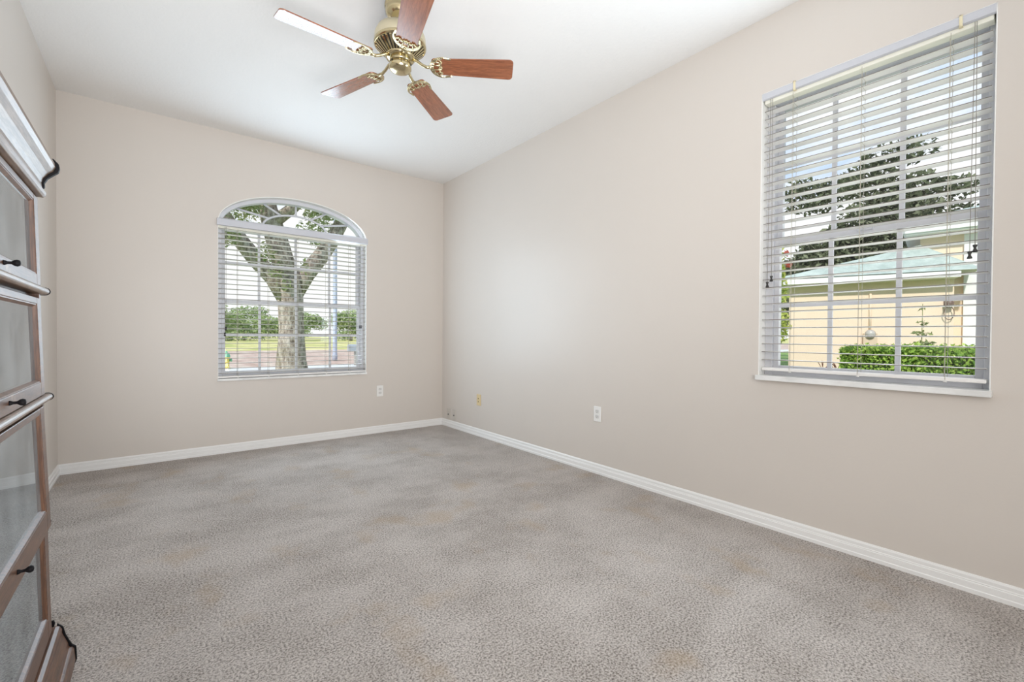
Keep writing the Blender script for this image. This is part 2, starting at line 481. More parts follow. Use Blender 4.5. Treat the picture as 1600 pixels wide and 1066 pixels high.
w1 = window('window_1', 'white arched window with sunburst top on the far wall', BX0, BX1, BZ0, BSP, (0, 0, 0), 0,
            -2.105, -0.940, 0.692, 1.305, 1.925, (-1.831, -1.523, -1.214), (1.008,), (1.645,), rise=BRY, cx=BCX)
MB().box(BX0 - .004, BX1 + .004, -.018, .115, BZ0 - .016, BZ0 + .004).build('window_sill', M_sill, w1, .003)
w2 = window('window_2', 'tall white double hung window on the right wall', -RY1, -RY0, RZ0, RZ1, (0, 0, 0), R(-90),
            3.500, 4.268, 0.868, 1.540, 2.262, (3.742, 4.009), (1.193,), (1.955,))
MB().box(-RY1 - .004, -RY0 + .006, -.032, .115, RZ0 - .024, RZ0 + .002).build('window_sill', M_sill, w2, .003)

# ------------------------------------------------------------------ blinds
def blind(label, x0, x1, zv0, zv1, yv, zs_top, pitch, n, zrail, loc, rz, ladders, cords, clips=(), head=True):
    t = thing('window_blind', label, 'blind', loc, rz, None)
    v = MB().prism([(yv, zv0), (yv - .008, zv0 + .004), (yv - .010, zv1 - .006), (yv - .006, zv1), (yv + .004, zv1), (yv + .004, zv0)], x0, x1, 'x')
    v.build('valance', M_valance_shaded, t)
    xi0, xi1 = x0 + .007, x1 - .007
    MB().box(xi0, xi1, .012, .060, zv0 - .018, zv1 - .006).build('headrail', M_headrail, t, .002, 1)
    s = MB(); y0, y1 = .010, .062; tl = R(1.6)
    for k in range(n):
        z = zs_top - pitch * k
        top = []; bot = []
        for i in range(6):
            u = i / 5; y = y0 + (y1 - y0) * u
            dz = -(y - y0) * math.tan(tl) + .0022 * (1 - (2 * u - 1) ** 2)
            top.append((y, z + dz + .0015)); bot.append((y, z + dz - .0015))
        s.prism(top + bot[::-1], xi0 + .002, xi1 - .002, 'x')
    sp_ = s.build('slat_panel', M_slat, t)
    sp_.data.materials.append(M_slat_edge_shade)
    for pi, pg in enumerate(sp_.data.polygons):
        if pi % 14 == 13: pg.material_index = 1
    MB().box(xi0 + .002, xi1 - .002, .010, .062, zrail - .016, zrail).build('bottom_rail', M_slat, t, .004)
    for x in ladders:
        L = MB()
        for yy in (y0 - .002, y1 + .002):
            L.tube([(x, yy, zv0 - .01), (x, yy, zrail - .01)], .0009, 5)
        for k in range(n):
            z = zs_top - pitch * k - .003
            L.tube([(x + .003, y0 - .002, z), (x + .003, y1 + .002, z - .0015)], .0006, 4)
        L.tube([(x - .006, .036, zv0 - .01), (x - .006, .036, zrail - .01)], .0009, 5)
        L.build('ladder_cord', M_ladder, t)
        MB().lathe([(.006, 0), (.007, .002), (.003, .006)], 12, Matrix.Translation((x, .016, zrail - .020))).build('rail_button', M_slat, t)
    for (x, zt, xb) in cords:
        cd = MB().tube([(x, .004, zv0 - .004), ((x + xb) / 2, .003, (zv0 + zt) / 2), (xb, .002, zt)], .0012, 6).build('pull_cord', M_cord, t)
        MB().lathe([(.002, .030), (.0068, .029), (.0075, .026), (.0045, .018), (.0045, .013), (.0085, .003), (.0078, 0), (.002, -.001)], 14,
                   Matrix.Translation((xb, .002, zt - .026))).build('tassel', M_tassel, cd)
    for x in clips:
        c = MB().box(x - .005, x + .005, yv - .0125, yv - .009, zv0 - .004, zv1 + .004).box(x - .005, x + .005, yv - .0125, yv + .008, zv1 + .001, zv1 + .004)
        c.box(x - .006, x + .006, yv - .0125, yv + .006, zv0 - .006, zv0 - .002)
        c.build('valance_clip', M_clip, t)
    return t
blind('white slatted blind lowered under the arch of the far window', BX0 - .008, BX1 + .008, 1.934, 1.992, -.012, 1.915, .0426, 30, .656, (0, 0, 0), 0,
      (-2.01, -1.77, -1.525, -1.27, -1.045), ((-2.098, 1.075, -2.100), (-2.106, 1.025, -2.108), (-.944, 1.11, -.939), (-.944, 1.108, -.953)))
blind('white slatted blind lowered over the tall right window', -RY1 + .004, -RY0 - .004, 2.296, 2.333, .006, 2.236, .0431, 32, .858, (0, 0, 0), R(-90),
      (3.59, 3.88, 4.18), ((3.484, 1.315, 3.480), (3.494, 1.345, 3.500), (4.250, 1.370, 4.247), (4.256, 1.395, 4.262)), clips=(3.60, 4.21))

# ------------------------------------------------------------------ wall plates
def plate(label, loc, rz, mat, kind, cat, name, w=.070, h=.114):
    """local: x along wall, -y into the room"""
    t = thing(name, label, cat, loc, rz)
    MB().prism([(-w / 2, -h / 2), (w / 2, -h / 2), (w / 2, h / 2), (-w / 2, h / 2)], -.0065, 0, 'y').build('cover_plate', mat, t, .004)
    if kind == 'duplex':
        for s in (-1, 1):
            z = s * .0195
            poly = []
            for k in range(24):
                a = 2 * PI * k / 24
                poly.append((max(-.0165, min(.0165, .0185 * math.cos(a))), z + max(-.0135, min(.0135, .0175 * math.sin(a)))))
            rc = MB().prism(poly, -.0085, -.006, 'y').build('receptacle', M_grey_slot, t)
            sl = MB().box(-.0075, -.0055, -.009, -.0084, z - .001, z + .008).box(.0055, .0075, -.009, -.0084, z, z + .007)
            sl.lathe([(.0024, 0), (.0024, .0006)], 10, Matrix.Translation((0, -.0084, z - .0075)) @ Matrix.Rotation(R(90), 4, 'X'))
            sl.build('slot', M_slot, rc)
        MB().lathe([(.003, 0), (.0026, .0012)], 10, Matrix.Translation((0, -.0064, 0)) @ Matrix.Rotation(R(90), 4, 'X')).build('screw', mat, t)
    elif kind == 'jacks':
        for z in (.016, -.016):
            MB().lathe([(.010, 0), (.010, .002), (.0085, .003)], 16, Matrix.Translation((0, -.0062, z)) @ Matrix.Rotation(R(90), 4, 'X')).build('jack_rim', mat, t)
            MB().box(-.006, .006, -.0096, -.0090, z - .006, z + .005).build('jack_port', paint('jack_shadow', (0.16, 0.11, 0.05), .6), t)
        for z in (.042, -.042):
            MB().lathe([(.003, 0), (.0026, .0012)], 10, Matrix.Translation((0, -.0064, z)) @ Matrix.Rotation(R(90), 4, 'X')).build('screw', mat, t)
    else:
        MB().lathe([(.008, 0), (.008, .0025), (.006, .003)], 16, Matrix.Translation((0, -.0062, .026)) @ Matrix.Rotation(R(90), 4, 'X')).build('blank_cap', mat, t)
        MB().lathe([(.0085, 0), (.0085, .003), (.006, .0035)], 16, Matrix.Translation((0, -.0062, -.008)) @ Matrix.Rotation(R(90), 4, 'X')).build('jack_port', M_slot, t)
    return t
plate('white duplex outlet low on the far wall right of the arched window', (-.739, 0, .435), 0, M_plate, 'duplex', 'outlet', 'power_outlet')
plate('white duplex outlet low on the right wall, alone in mid wall', (0, -2.309, .443), R(-90), M_plate, 'duplex', 'outlet', 'power_outlet')
plate('yellowed almond phone jack plate on the right wall near the corner', (0, -.746, .366), R(-90), M_almond, 'jacks', 'jack plate', 'phone_jack_plate')
plate('wall coloured jack plate just above the baseboard, the one nearest the corner', (0, -.148, .145), R(-90), M_painted, 'cable', 'jack plate', 'cable_jack_plate', .07, .12)
plate('wall coloured jack plate above the baseboard, second from the corner', (0, -.268, .148), R(-90), M_painted, 'cable', 'jack plate', 'cable_jack_plate', .07, .12)

# ------------------------------------------------------------------ ceiling fan
FX, FY = -1.568, -2.300
fan = thing('ceiling_fan', 'brass ceiling fan with five reddish wooden blades', 'ceiling fan', (FX, FY, 2.40))
zz = lambda prof: [(r, z - 2.40) for r, z in prof]
MB().lathe(zz([(.078, 2.74), (.080, 2.735), (.080, 2.722), (.075, 2.718), (.077, 2.708), (.074, 2.692), (.062, 2.674), (.046, 2.664), (.036, 2.660), (.030, 2.652), (.020, 2.648)]), 40).build('canopy', M_brass, fan)
MB().lathe(zz([(.014, 2.66), (.014, 2.62)]), 20).build('downrod', M_brass, fan)
MB().lathe(zz([(.022, 2.642), (.030, 2.640), (.034, 2.630), (.060, 2.626), (.095, 2.616), (.118, 2.600), (.129, 2.576), (.1315, 2.552), (.1315, 2.535), (.128, 2.526), (.122, 2.522)]), 48).build('motor_housing', M_brass_satin, fan)
MB().lathe(zz([(.122, 2.526), (.120, 2.518), (.070, 2.474), (.040, 2.474)]), 48).build('vent_cone', M_black_vent, fan)
vf = MB()
for k in range(34):
    m = Matrix.Rotation(2 * PI * k / 34, 4, 'Z')
    th = .0062
    vf.add([(.126, -th, .126), (.126, th, .126), (.070, th * .55, .0755), (.070, -th * .55, .0755),
            (.122, -th, .114), (.122, th, .114), (.068, th * .55, .066), (.068, -th * .55, .066)],
           [(0, 1, 2, 3), (4, 7, 6, 5), (0, 4, 5, 1), (1, 5, 6, 2), (2, 6, 7, 3), (3, 7, 4, 0)], m=m)
vf.build('vent_fin_ring', M_brass, fan)
MB().lathe(zz([(.131, 2.540), (.1335, 2.534), (.1335, 2.526), (.127, 2.518), (.123, 2.520)]), 48).build('vent_rim', M_brass, fan)
MB().lathe(zz([(.074, 2.478), (.076, 2.470), (.072, 2.462), (.058, 2.458)]), 40).build('flywheel', M_brass, fan)
MB().lathe(zz([(.050, 2.462), (.054, 2.456), (.054, 2.446), (.049, 2.443), (.056, 2.440), (.057, 2.420), (.0575, 2.412), (.050, 2.403), (.036, 2.396), (.015, 2.393), (.004, 2.393)]), 40).build('switch_housing', M_brass, fan)
for a in (200, 320, 80):
    m = Matrix.Rotation(R(a), 4, 'Z') @ Matrix.Translation((.0565, 0, .032)) @ Matrix.Rotation(R(90), 4, 'Y')
    MB().lathe([(.0042, -.001), (.0042, .002), (.002, .003)], 10, m).build('housing_screw', M_black_vent, fan)
cp = MB().tube([(.05, .028, .036), (.062, .034, .034), (.064, .035, .010), (.064, .035, -.02)], .0014, 6)

PITCH_B = R(12)
blade_bm = None
ZB = .033                               # blade plane above the fan origin
def blade_shape():
    pts = []
    r0, r1, w0, w1 = .165, .590, .052, .066
    cr = .022
    # root (slightly rounded) to tip with rounded corners
    pts += [(r0, -w0 + .012), (r0 + .008, -w0 + .002), (r0 + .02, -w0)]
    for k in range(7):
        a = -PI / 2 + (PI / 2) * k / 6
        pts.append((r1 - cr + cr * math.cos(a), -w1 + cr + cr * math.sin(a)))
    for k in range(7):
        a = (PI / 2) * k / 6
        pts.append((r1 - cr + cr * math.cos(a), w1 - cr + cr * math.sin(a)))
    pts += [(r0 + .02, w0), (r0 + .008, w0 - .002), (r0, w0 - .012)]
    return pts
def bracket_mesh():
    q = MB()
    z0, z1 = -.0085, -.0035
    # crescent rim convex toward the hub, two horns running out along the blade
    cx, ro = .222, .068
    outer = []; inner = []
    for k in range(25):
        a = R(78) + R(204) * k / 24          # through 180 deg (towards the hub)
        outer.append((cx + ro * 1.02 * math.cos(a), ro * math.sin(a)))
        th = .006 + .010 * abs(math.sin((k / 24) * PI))
        inner.append((cx + (ro - th) * math.cos(a) + .004, (ro - th) * math.sin(a)))
    for k in range(24):
        q.prism([outer[k], outer[k + 1], inner[k + 1], inner[k]], z0, z1, 'z')
    for s in (1, -1):                        # horns
        q.prism([(cx + .012, s * .066), (cx + .012, s * .054), (cx + .036, s * .052), (cx + .046, s * .055), (cx + .036, s * .062)], z0, z1, 'z')
    # scalloped inner edge: three cusps
    sc = []
    for k in range(31):
        u = -1 + 2 * k / 30
        sc.append((cx + .000 - .014 * abs(math.sin(u * PI * 1.5)) + .012 * (abs(u) > .97), u * .056))
    for k in range(30):
        (xa, ya), (xb, yb) = sc[k], sc[k + 1]
        q.prism([(xa, ya), (xb, yb), (xb - .009, yb), (xa - .009, ya)], z0, z1, 'z')
    for ang in (140, 165, 195, 220):         # webs between rim and scallop
        a = R(ang)
        A = Vector((cx + .060 * math.cos(a), .060 * math.sin(a), -.006)); B = Vector((cx - .006, .058 * math.sin(a) * .8, -.006))
        q.tube([A, B], .0042, 6)
    for y in (-.03, 0, .03):                 # screws
        q.lathe([(.005, -.011), (.0055, -.009), (.0055, -.004)], 10, Matrix.Translation((cx - .018 + abs(y) * .3, y, 0)))
    return q
ANG0 = 1.57
for k in range(5):
    ang = R(ANG0 + 180 + 72 * k)
    rot = Matrix.Rotation(ang, 4, 'Z')
    tilt = Matrix.Rotation(-PITCH_B, 4, 'X')
    base = Matrix.Translation((0, 0, ZB))
    if k == 0:
        q = MB().prism(blade_shape(), -.003, .003, 'z')
        bl0 = q.build('fan_blade', M_blade, fan, .0015, 2)
        br0 = bracket_mesh().build('blade_bracket', M_brass, fan, .001, 1)
        arm = MB().tube([(.060, 0, .030), (.085, 0, .024), (.110, 0, .006), (.135, 0, -.006), (.160, 0, -.006)], [.0085, .008, .0075, .008, .009], 10)
        ar0 = arm.build('blade_arm', M_brass, fan)
        bl, br, ar = bl0, br0, ar0
    else:
        bl, br, ar = bl0.copy(), br0.copy(), ar0.copy()
        for o in (bl, br, ar):
            C.objects.link(o); o.parent = fan
    bl.matrix_local = rot @ base @ tilt
    br.matrix_local = rot @ base @ tilt
    ar.matrix_local = rot @ base

# ------------------------------------------------------------------ bookcase with lift up glass doors
bc = thing('barrister_bookcase', 'dark wooden stacked bookcase with lift-up glass doors at the left edge', 'bookcase', (-2.817, -2.640, 0))
bc.rotation_euler = (0, R(-1.06), 0)
BW, BD = .930, .262           # width along the wall, depth behind the door face
def mould(poly, y0, y1, name, mat, bev=.0015):
    return MB().prism(poly, y0, y1, 'y').build(name, mat, bc, bev, 2)
# plinth with an ogee front
ogee = [(-BD, 0), (.044, 0), (.046, .012), (.044, .050), (.040, .056), (.034, .058), (.032, .062), (.030, .075), (.024, .092), (.019, .108), (.019, .120), (.014, .130), (.006, .135), (-BD, .137)]
mould(ogee, -BW - .02, .018, 'plinth', M_oakcase)
cap = [(.000, .002), (.045, .000), (.049, .012), (.048, .053), (.040, .061), (.033, .078), (.026, .098), (.023, .114), (.021, .124), (.008, .140)]
mould(cap, .018, .025, 'plinth_end', M_black, .002)
# four stacked cases
secs = [(.137, .455), (.455, .828), (.828, 1.142), (1.142, 1.412)]
for (a, z) in secs:
    s = MB()
    s.box(-BD, -.002, -.022, 0, a, z).box(-BD, -.002, -BW, -BW + .022, a, z)
    s.box(-BD, -.022, -BW + .022, -.022, a, a + .016).box(-BD, -.022, -BW + .022, -.022, z - .016, z)
    s.box(-BD, -BD + .008, -BW + .022, -.022, a + .016, z - .016)
    s.build('stacking_case', M_oakcase_v, bc, .001, 1)
for z, tip in ((1.142, .020), (.829, .020)):
    r = .0105
    poly = [(-.02, z - r), (0, z - r)] + [(.004 + .011 * math.cos(t), z + r * math.sin(t)) for t in [(-PI / 2) + PI * i / 10 for i in range(11)]] + [(0, z + r), (-.02, z + r)]
    mould(poly, -BW - .01, tip - .004, 'nosing_strip', M_pale_mould, 0)
    poly2 = [((x - .004) * 1.15 + .004, (zz_ - z) * 1.12 + z) for x, zz_ in poly]
    mould(poly2, tip - .004, tip + .004, 'strip_end', M_black, .001)
mould([(-.012, .448), (.002, .448), (.004, .456), (.002, .464), (-.012, .464)], .001, .014, 'strip_end', M_black, .001)
mould([(-.012, .140), (.004, .140), (.006, .148), (.003, .158), (-.012, .158)], .001, .010, 'strip_end', M_black, .001)
# doors: hinged at the top, hanging a touch proud at the bottom
doors = [(.143, .446, .209, .434, 0.4), (.455, .807, .518, .785, 1.2), (.841, 1.118, .886, 1.094, .7), (1.153, 1.408, 1.190, 1.386, .4)]
for (a, z, ga, gz, open_) in doors:
    hz = z
    def L(v): return v - hz
    d = MB()
    th = .018; y0, y1 = -BW + .030, -.026; st = .050
    d.box(-th, 0, y1 - st, y1, L(a), L(z)).box(-th, 0, y0, y0 + st, L(a), L(z))
    d.box(-th, 0, y0 + st, y1 - st, L(a), L(ga) - .006).box(-th, 0, y0 + st, y1 - st, L(gz) + .006, L(z))
    door = d.build('lift_up_door', M_oakcase, bc, .002, 2)
    door.location = (.001, 0, hz); door.rotation_euler = (0, R(-open_), 0)
    # bead around the glass
    e = MB()
    Y0, Y1, Z0, Z1 = y0 + st, y1 - st, L(ga) - .006, L(gz) + .006
    w = .009
    e.prism([(-.002, Z0), (-.002, Z0 + .003), (-.010, Z0 + w), (-.014, Z0 + w), (-.014, Z0)], Y0, Y1, 'y')
    e.prism([(-.002, Z1), (-.002, Z1 - .003), (-.010, Z1 - w), (-.014, Z1 - w), (-.014, Z1)], Y0, Y1, 'y')
    e.prism([(-.002, Y0), (-.002, Y0 + .003), (-.010, Y0 + w), (-.014, Y0 + w), (-.014, Y0)], Z0, Z1, 'z')
    e.prism([(-.002, Y1), (-.002, Y1 - .003), (-.010, Y1 - w), (-.014, Y1 - w), (-.014, Y1)], Z0, Z1, 'z')
    e.build('glazing_bead', M_oakcase_v, door)
    MB().box(-.012, -.0095, Y0, Y1, Z0, Z1).build('glass_pane', M_case_glass, door)
    kz = L(a) + (ga - a) * .52
    kn = MB().lathe([(.0055, 0), (.0052, .002), (.0032, .006), (.0032, .012), (.0070, .017), (.0078, .021), (.006, .025), (.001, .0262)], 16,
                    Matrix.Translation((0, -BW / 2 + .03, kz)) @ Matrix.Rotation(R(90), 4, 'Y'))
    kn.build('door_knob', M_black, door)
# cornice
fil = [(-BD, 1.412), (.012, 1.412), (.017, 1.417), (.018, 1.428), (.012, 1.434), (-BD, 1.434)]
mould(fil, -BW - .01, -.012, 'cornice_fillet', M_pale_mould)
cr = [(-BD, 1.434), (.006, 1.434), (.009, 1.444), (.008, 1.456), (.012, 1.470), (.022, 1.484), (.033, 1.494), (.038, 1.506), (.037, 1.518), (.030, 1.527), (.018, 1.531), (-BD, 1.531)]
mould(cr, -BW - .02, -.004, 'cornice', M_pale_mould)
ce = [(.000, 1.440), (.013, 1.444), (.013, 1.458), (.020, 1.472), (.032, 1.484), (.043, 1.494), (.046, 1.507), (.044, 1.520), (.034, 1.532), (.016, 1.537), (.000, 1.537)]
mould(ce, -.004, .014, 'cornice_end', M_black, .003)

# ------------------------------------------------------------------ outside: ground
GZ = -0.35
M_lawn = mottled('lawn', [(0.35, (0.12, 0.22, 0.05)), (0.6, (0.30, 0.42, 0.12))], 3)
M_walk = mottled('pale_pavement', [(0.3, (0.66, 0.65, 0.62)), (0.7, (0.80, 0.79, 0.76))], 2)
M_dirt = mottled('dry_earth', [(0.32, (0.44, 0.30, 0.23)), (0.5, (0.60, 0.44, 0.36)), (0.68, (0.70, 0.60, 0.48))], 1.6, stretch=(1, .5, 1))
M_field = mottled('dry_meadow', [(0.32, (0.36, 0.42, 0.12)), (0.5, (0.66, 0.60, 0.24)), (0.68, (0.80, 0.72, 0.40))], .35, stretch=(1, .35, 1))
struct(MB().box(-60, 60, -40, 13.6, GZ - .3, GZ).build('ground', M_lawn), 'green lawn around the houses', 'lawn')
struct(MB().box(-60, 90, 13.6, 16.2, GZ - .3, GZ + .01).build('pavement', M_walk), 'pale pavement strip beyond the oak tree', 'pavement')
struct(MB().box(-120, 150, 16.2, 37, GZ - .3, GZ).build('ground_earth', M_dirt), 'reddish bare earth beyond the pavement', 'ground')
struct(MB().box(-300, 300, 37, 260, GZ - .3, GZ).build('ground_meadow', M_field), 'dry yellow meadow in front of the distant trees', 'meadow')

# ------------------------------------------------------------------ outside: plants
def leaf_cloud(mb, blobs, n, size, rng, flat=0.0):
    """small leaf blades scattered in the outer shell of ellipsoid blobs (cx,cy,cz,rx,ry,rz)"""
    wts = [b_[3] * b_[4] * b_[5] for b_ in blobs]
    for b_, cnt in zip(blobs, [max(1, int(n * w_ / sum(wts))) for w_ in wts]):
        c = Vector(b_[:3])
        for _ in range(cnt):
            d = Vector((rng.gauss(0, 1), rng.gauss(0, 1), rng.gauss(0, 1))).normalized()
            r = rng.random() ** 0.4
            p = c + Vector((d.x * b_[3] * r, d.y * b_[4] * r, d.z * b_[5] * r))
            q = Quaternion(Vector((rng.gauss(0, 1), rng.gauss(0, 1), rng.gauss(0, 1))).normalized(), rng.uniform(0, 2 * PI))
            s = size * rng.uniform(.6, 1.3)
            a = q @ Vector((s, 0, 0)); b2 = q @ Vector((0, s * .42, 0)); n_ = q @ Vector((0, 0, s * .12))
            mb.add([p - a, p - b2 + n_, p + a, p + b2 + n_], [(0, 1, 2, 3)])
    return mb
M_bark = bark_mat()
M_oakleaf = leaf_mat('oak_leaves', [(0.24, 0.33, 0.12), (0.42, 0.48, 0.24), (0.58, 0.55, 0.38)], .5)
M_farleaf = leaf_mat('far_leaves', [(0.24, 0.33, 0.15), (0.42, 0.52, 0.24), (0.62, 0.68, 0.40)], .35)
M_darkleaf = leaf_mat('dark_leaves', [(0.085, 0.10, 0.060), (0.16, 0.185, 0.11), (0.27, 0.29, 0.19)], .2)
M_hedge = leaf_mat('hedge_leaves', [(0.12, 0.24, 0.05), (0.34, 0.50, 0.10), (0.60, 0.72, 0.20)], .3)
M_croton = leaf_mat('yellow_green_leaves', [(0.25, 0.36, 0.08), (0.52, 0.58, 0.14), (0.72, 0.70, 0.26)], .3)
M_red = leaf_mat('red_petals', [(0.55, 0.10, 0.07), (0.75, 0.25, 0.18)], .3)
M_redleaf = leaf_mat('maroon_leaves', [(0.22, 0.07, 0.06), (0.42, 0.22, 0.18)], .3)
M_stem = paint('green_stem', (0.22, 0.24, 0.10), .8)

# big oak in front of the arched window
rng = random.Random(4)
OY = 6.9
oak = thing('oak_tree', 'large forked oak tree right outside the arched window', 'tree', (-.05, OY, GZ))
def L3(x, z, y=0): return (x + .05, y, z - GZ)
tk = MB()
tk.tube([L3(.0, GZ - .1), L3(-.05, -.1), L3(-.08, .4), L3(-.075, 1.0), L3(-.09, 1.6), L3(-.12, 2.05), L3(-.14, 2.4)], [.46, .37, .32, .27, .26, .30, .26], 18, rough=.05, rng=rng)
tk.tube([L3(-.20, 1.85), L3(-.46, 2.28), L3(-.80, 2.66), L3(-1.10, 3.05), L3(-1.40, 3.55), L3(-1.9, 4.4), L3(-2.6, 5.3)], [.20, .18, .165, .155, .14, .12, .08], 14, rough=.06, rng=rng)
tk.tube([L3(-.16, 2.1), L3(-.26, 2.7), L3(-.42, 3.3), L3(-.56, 3.9, .1), L3(-.62, 4.6, .2), L3(-.5, 5.6, .3)], [.24, .23, .22, .20, .16, .10], 14, rough=.06, rng=rng)
tk.tube([L3(.0, 2.0), L3(.25, 2.45), L3(.56, 2.88), L3(.82, 3.3), L3(1.05, 3.75), L3(1.5, 4.6), L3(2.2, 5.4)], [.20, .19, .18, .17, .16, .12, .08], 14, rough=.06, rng=rng)
tk.tube([L3(-.5, 3.5), L3(-.1, 3.9, -.2), L3(.25, 4.3, -.4), L3(.5, 5.0, -.5)], [.14, .12, .10, .06], 10, rough=.06, rng=rng)
tk.tube([L3(-1.2, 3.2), L3(-1.6, 3.4, -.2), L3(-2.2, 3.7, -.3)], [.10, .08, .05], 10, rough=.06, rng=rng)
tk.build('trunk', M_bark, oak)
lf = MB()
blobs = []
for _ in range(120):
    a = rng.uniform(0, 2 * PI); r = rng.uniform(.4, 3.4)
    blobs.append((r * math.cos(a), rng.uniform(-1.2, 1.6), rng.uniform(4.05, 6.6), rng.uniform(.3, .6), rng.uniform(.3, .6), rng.uniform(.2, .4)))
blobs += [(-.30, -.35, 2.80 - .2, .16, .2, .22), (-.62, -.3, 3.05, .2, .2, .25), (-1.55, -.3, 3.35, .28, .3, .30), (-1.55, -.2, 3.9, .35, .3, .3), (.33, -.35, 3.65, .22, .2, .2),
          (.42, -.3, 4.35, .3, .3, .25), (-1.0, .1, 4.1, .4, .3, .3), (.15, -.3, 2.62, .10, .15, .16), (-.95, -.2, 4.6, .4, .3, .3)]
leaf_cloud(lf, blobs, 15000, .06, rng)
leaf_cloud(lf, [(-.42, -.42, 2.75, .16, .12, .20), (-.22, -.42, 2.45, .12, .1, .16), (-.62, -.40, 3.15, .20, .15, .22), (-1.35, -.35, 3.45, .26, .2, .30),
                (-1.75, -.3, 3.9, .3, .2, .3), (.35, -.40, 3.55, .16, .12, .18), (.16, -.42, 2.9, .10, .1, .2), (-.95, -.35, 4.15, .35, .2, .25), (.75, -.3, 4.3, .35, .2, .25)], 1900, .05, rng)
lf.build('foliage', M_oakleaf, oak)

# hydrant, mailbox, pole
hy = thing('fire_hydrant', 'yellow fire hydrant with a green bonnet beyond the oak', 'fire hydrant', (-.40, 16.0, GZ + .01))
M_hy = paint('hydrant_yellow', (0.80, 0.62, 0.10), .5); M_hg = paint('hydrant_green', (0.20, 0.52, 0.30), .5)
MB().lathe([(.15, 0), (.15, .04), (.10, .05), (.10, .40), (.13, .41), (.13, .45)], 20).build('barrel', M_hy, hy)
MB().lathe([(.13, .45), (.135, .47), (.12, .54), (.08, .61), (.035, .635), (.035, .68), (.01, .69)], 20).build('bonnet', M_hg, hy)
for s in (-1, 1):
    MB().lathe([(.05, 0), (.05, .07), (.062, .072), (.062, .10), (.02, .11)], 14, Matrix.Translation((s * .08, 0, .33)) @ Matrix.Rotation(R(90 * s), 4, 'Y')).build('nozzle', M_hg, hy)
mbx = thing('mailbox', 'grey mailbox on a post seen low at the right of the arched window', 'mailbox', (4.45, 15.6, GZ + .01))
M_mb = paint('mailbox_grey', (0.40, 0.42, 0.46), .5)
mp = [(-.13, .62)] + [(-.13 + .13 + .13 * -math.cos(PI * k / 10), .80 + .13 * math.sin(PI * k / 10)) for k in range(11)] + [(.13, .62)]
MB().prism(mp, -.29, .29, 'x').build('box', M_mb, mbx, .006)
MB().prism([(y * 1.05, (z - .77) * 1.05 + .77) for y, z in mp], -.315, -.29, 'x').build('door', M_mb, mbx, .004)
MB().box(-.05, .05, -.05, .05, 0, .62).build('post', paint('post_wood', (0.42, 0.38, 0.34), .8), mbx, .006)
MB().box(.02, .03, -.145, -.135, .72, .95).box(.02, .09, -.145, -.135, .90, .95).build('flag', paint('flag_red', (0.5, 0.1, 0.1), .5), mbx)
pl = MB().lathe([(.13, 0), (.13, .3), (.11, .35), (.10, 5.5), (.09, 9.0)], 16, Matrix.Translation((4.75, 19.5, GZ))).build('street_pole', paint('pole_bluegrey', (0.40, 0.44, 0.53), .6))
tag(pl, 'pale blue grey street pole right of the oak trunk', 'pole')

# distant trees across the meadow
kinds = [('tall green tree across the meadow at the left edge of the arched window', 5.0), ('rounded green tree across the meadow, second from the left', 12.0),
         ('low green tree across the meadow showing just left of the oak trunk', 17.5), ('bright green tree across the meadow just right of the oak trunk', 24.0),
         ('wide green tree across the meadow behind the street pole', 30.5), ('tall pale green tree across the meadow behind the mailbox', 37.0)]
protos = []
for i, (lab, x) in enumerate(kinds):
    rg = random.Random(30 + i)
    h = (9.0, 8.2, 6.0, 7.6, 6.8, 8.4)[i]
    t = thing('distant_tree', lab, 'tree', (x, (92, 104, 94, 106, 93, 105)[i], GZ), 0, 'trees across the meadow')
    MB().tube([(0, 0, -.2), (.1, 0, h * .25), (0, 0, h * .55)], [.35, .28, .15], 10).build('trunk', M_bark, t)
    bl_ = [(rg.uniform(-3.9, 3.9), rg.uniform(-2, 2), rg.uniform(.12, .72) * h, rg.uniform(1.6, 3.0), rg.uniform(1.2, 2.2), rg.uniform(.12, .24) * h) for _ in range(16)]
    leaf_cloud(MB(), bl_, 3800, .34, rg).build('foliage', M_farleaf, t)

# dark trees behind the neighbour's house
def tree(name, label, loc, blobs, n, size, mat, seed, th, tr):
    rg = random.Random(seed)
    t = thing(name, label, 'tree', loc)
    MB().tube([(0, 0, -.2), (.08, .05, th * .5), (0, 0, th)], [tr, tr * .8, tr * .5], 12, rough=.05, rng=rg).build('trunk', M_bark, t)
    leaf_cloud(MB(), blobs, n, size, rg).build('foliage', mat, t)
    return t
tree('evergreen_tree', 'dense dark green tree behind the neighbouring house', (19.0, .4, GZ),
     [(0, .9, 4.6, 1.3, 1.9, 1.3), (-.2, -.2, 5.6, 1.2, 1.5, 1.2), (.2, -.9, 6.6, 1.1, 1.3, .9), (0, .2, 7.4, 1.0, 1.0, .8), (0, 1.8, 3.9, 1.2, 1.5, 1.3), (0, 1.0, 4.6, 1.2, 1.8, .9), (0, -1.6, 3.7, 1.2, 1.2, 1.3), (0, -1.1, 4.4, 1.2, 1.6, 1.4), (0, -.6, 8.2, .8, 1.2, .5), (0, -2.0, 5.7, .9, .8, .5), (0, -2.3, 6.6, .8, .7, .35), (0, .6, 2.9, 1.3, 3.0, 1.2)],
     20000, .14, M_darkleaf, 7, 5.5, .28)
tree('leafy_tree', 'thin topped dark tree with gaps of sky behind the house on the left', (24.0, 4.2, GZ),
     [(0, 0, 4.0, 1.2, 2.0, 1.6), (0, -1.5, 4.2, 1.2, 1.8, 1.5), (0, 1.0, 3.6, 1.2, 1.6, 1.8), (0, -.2, 8.3, 1.0, 1.5, .6), (0, .5, 9.1, 1.0, 1.6, .5), (0, -1.2, 9.0, .9, 1.2, .4), (0, .9, 5.0, .9, .7, .6)],
     9000, .15, M_darkleaf, 9, 6.5, .22)
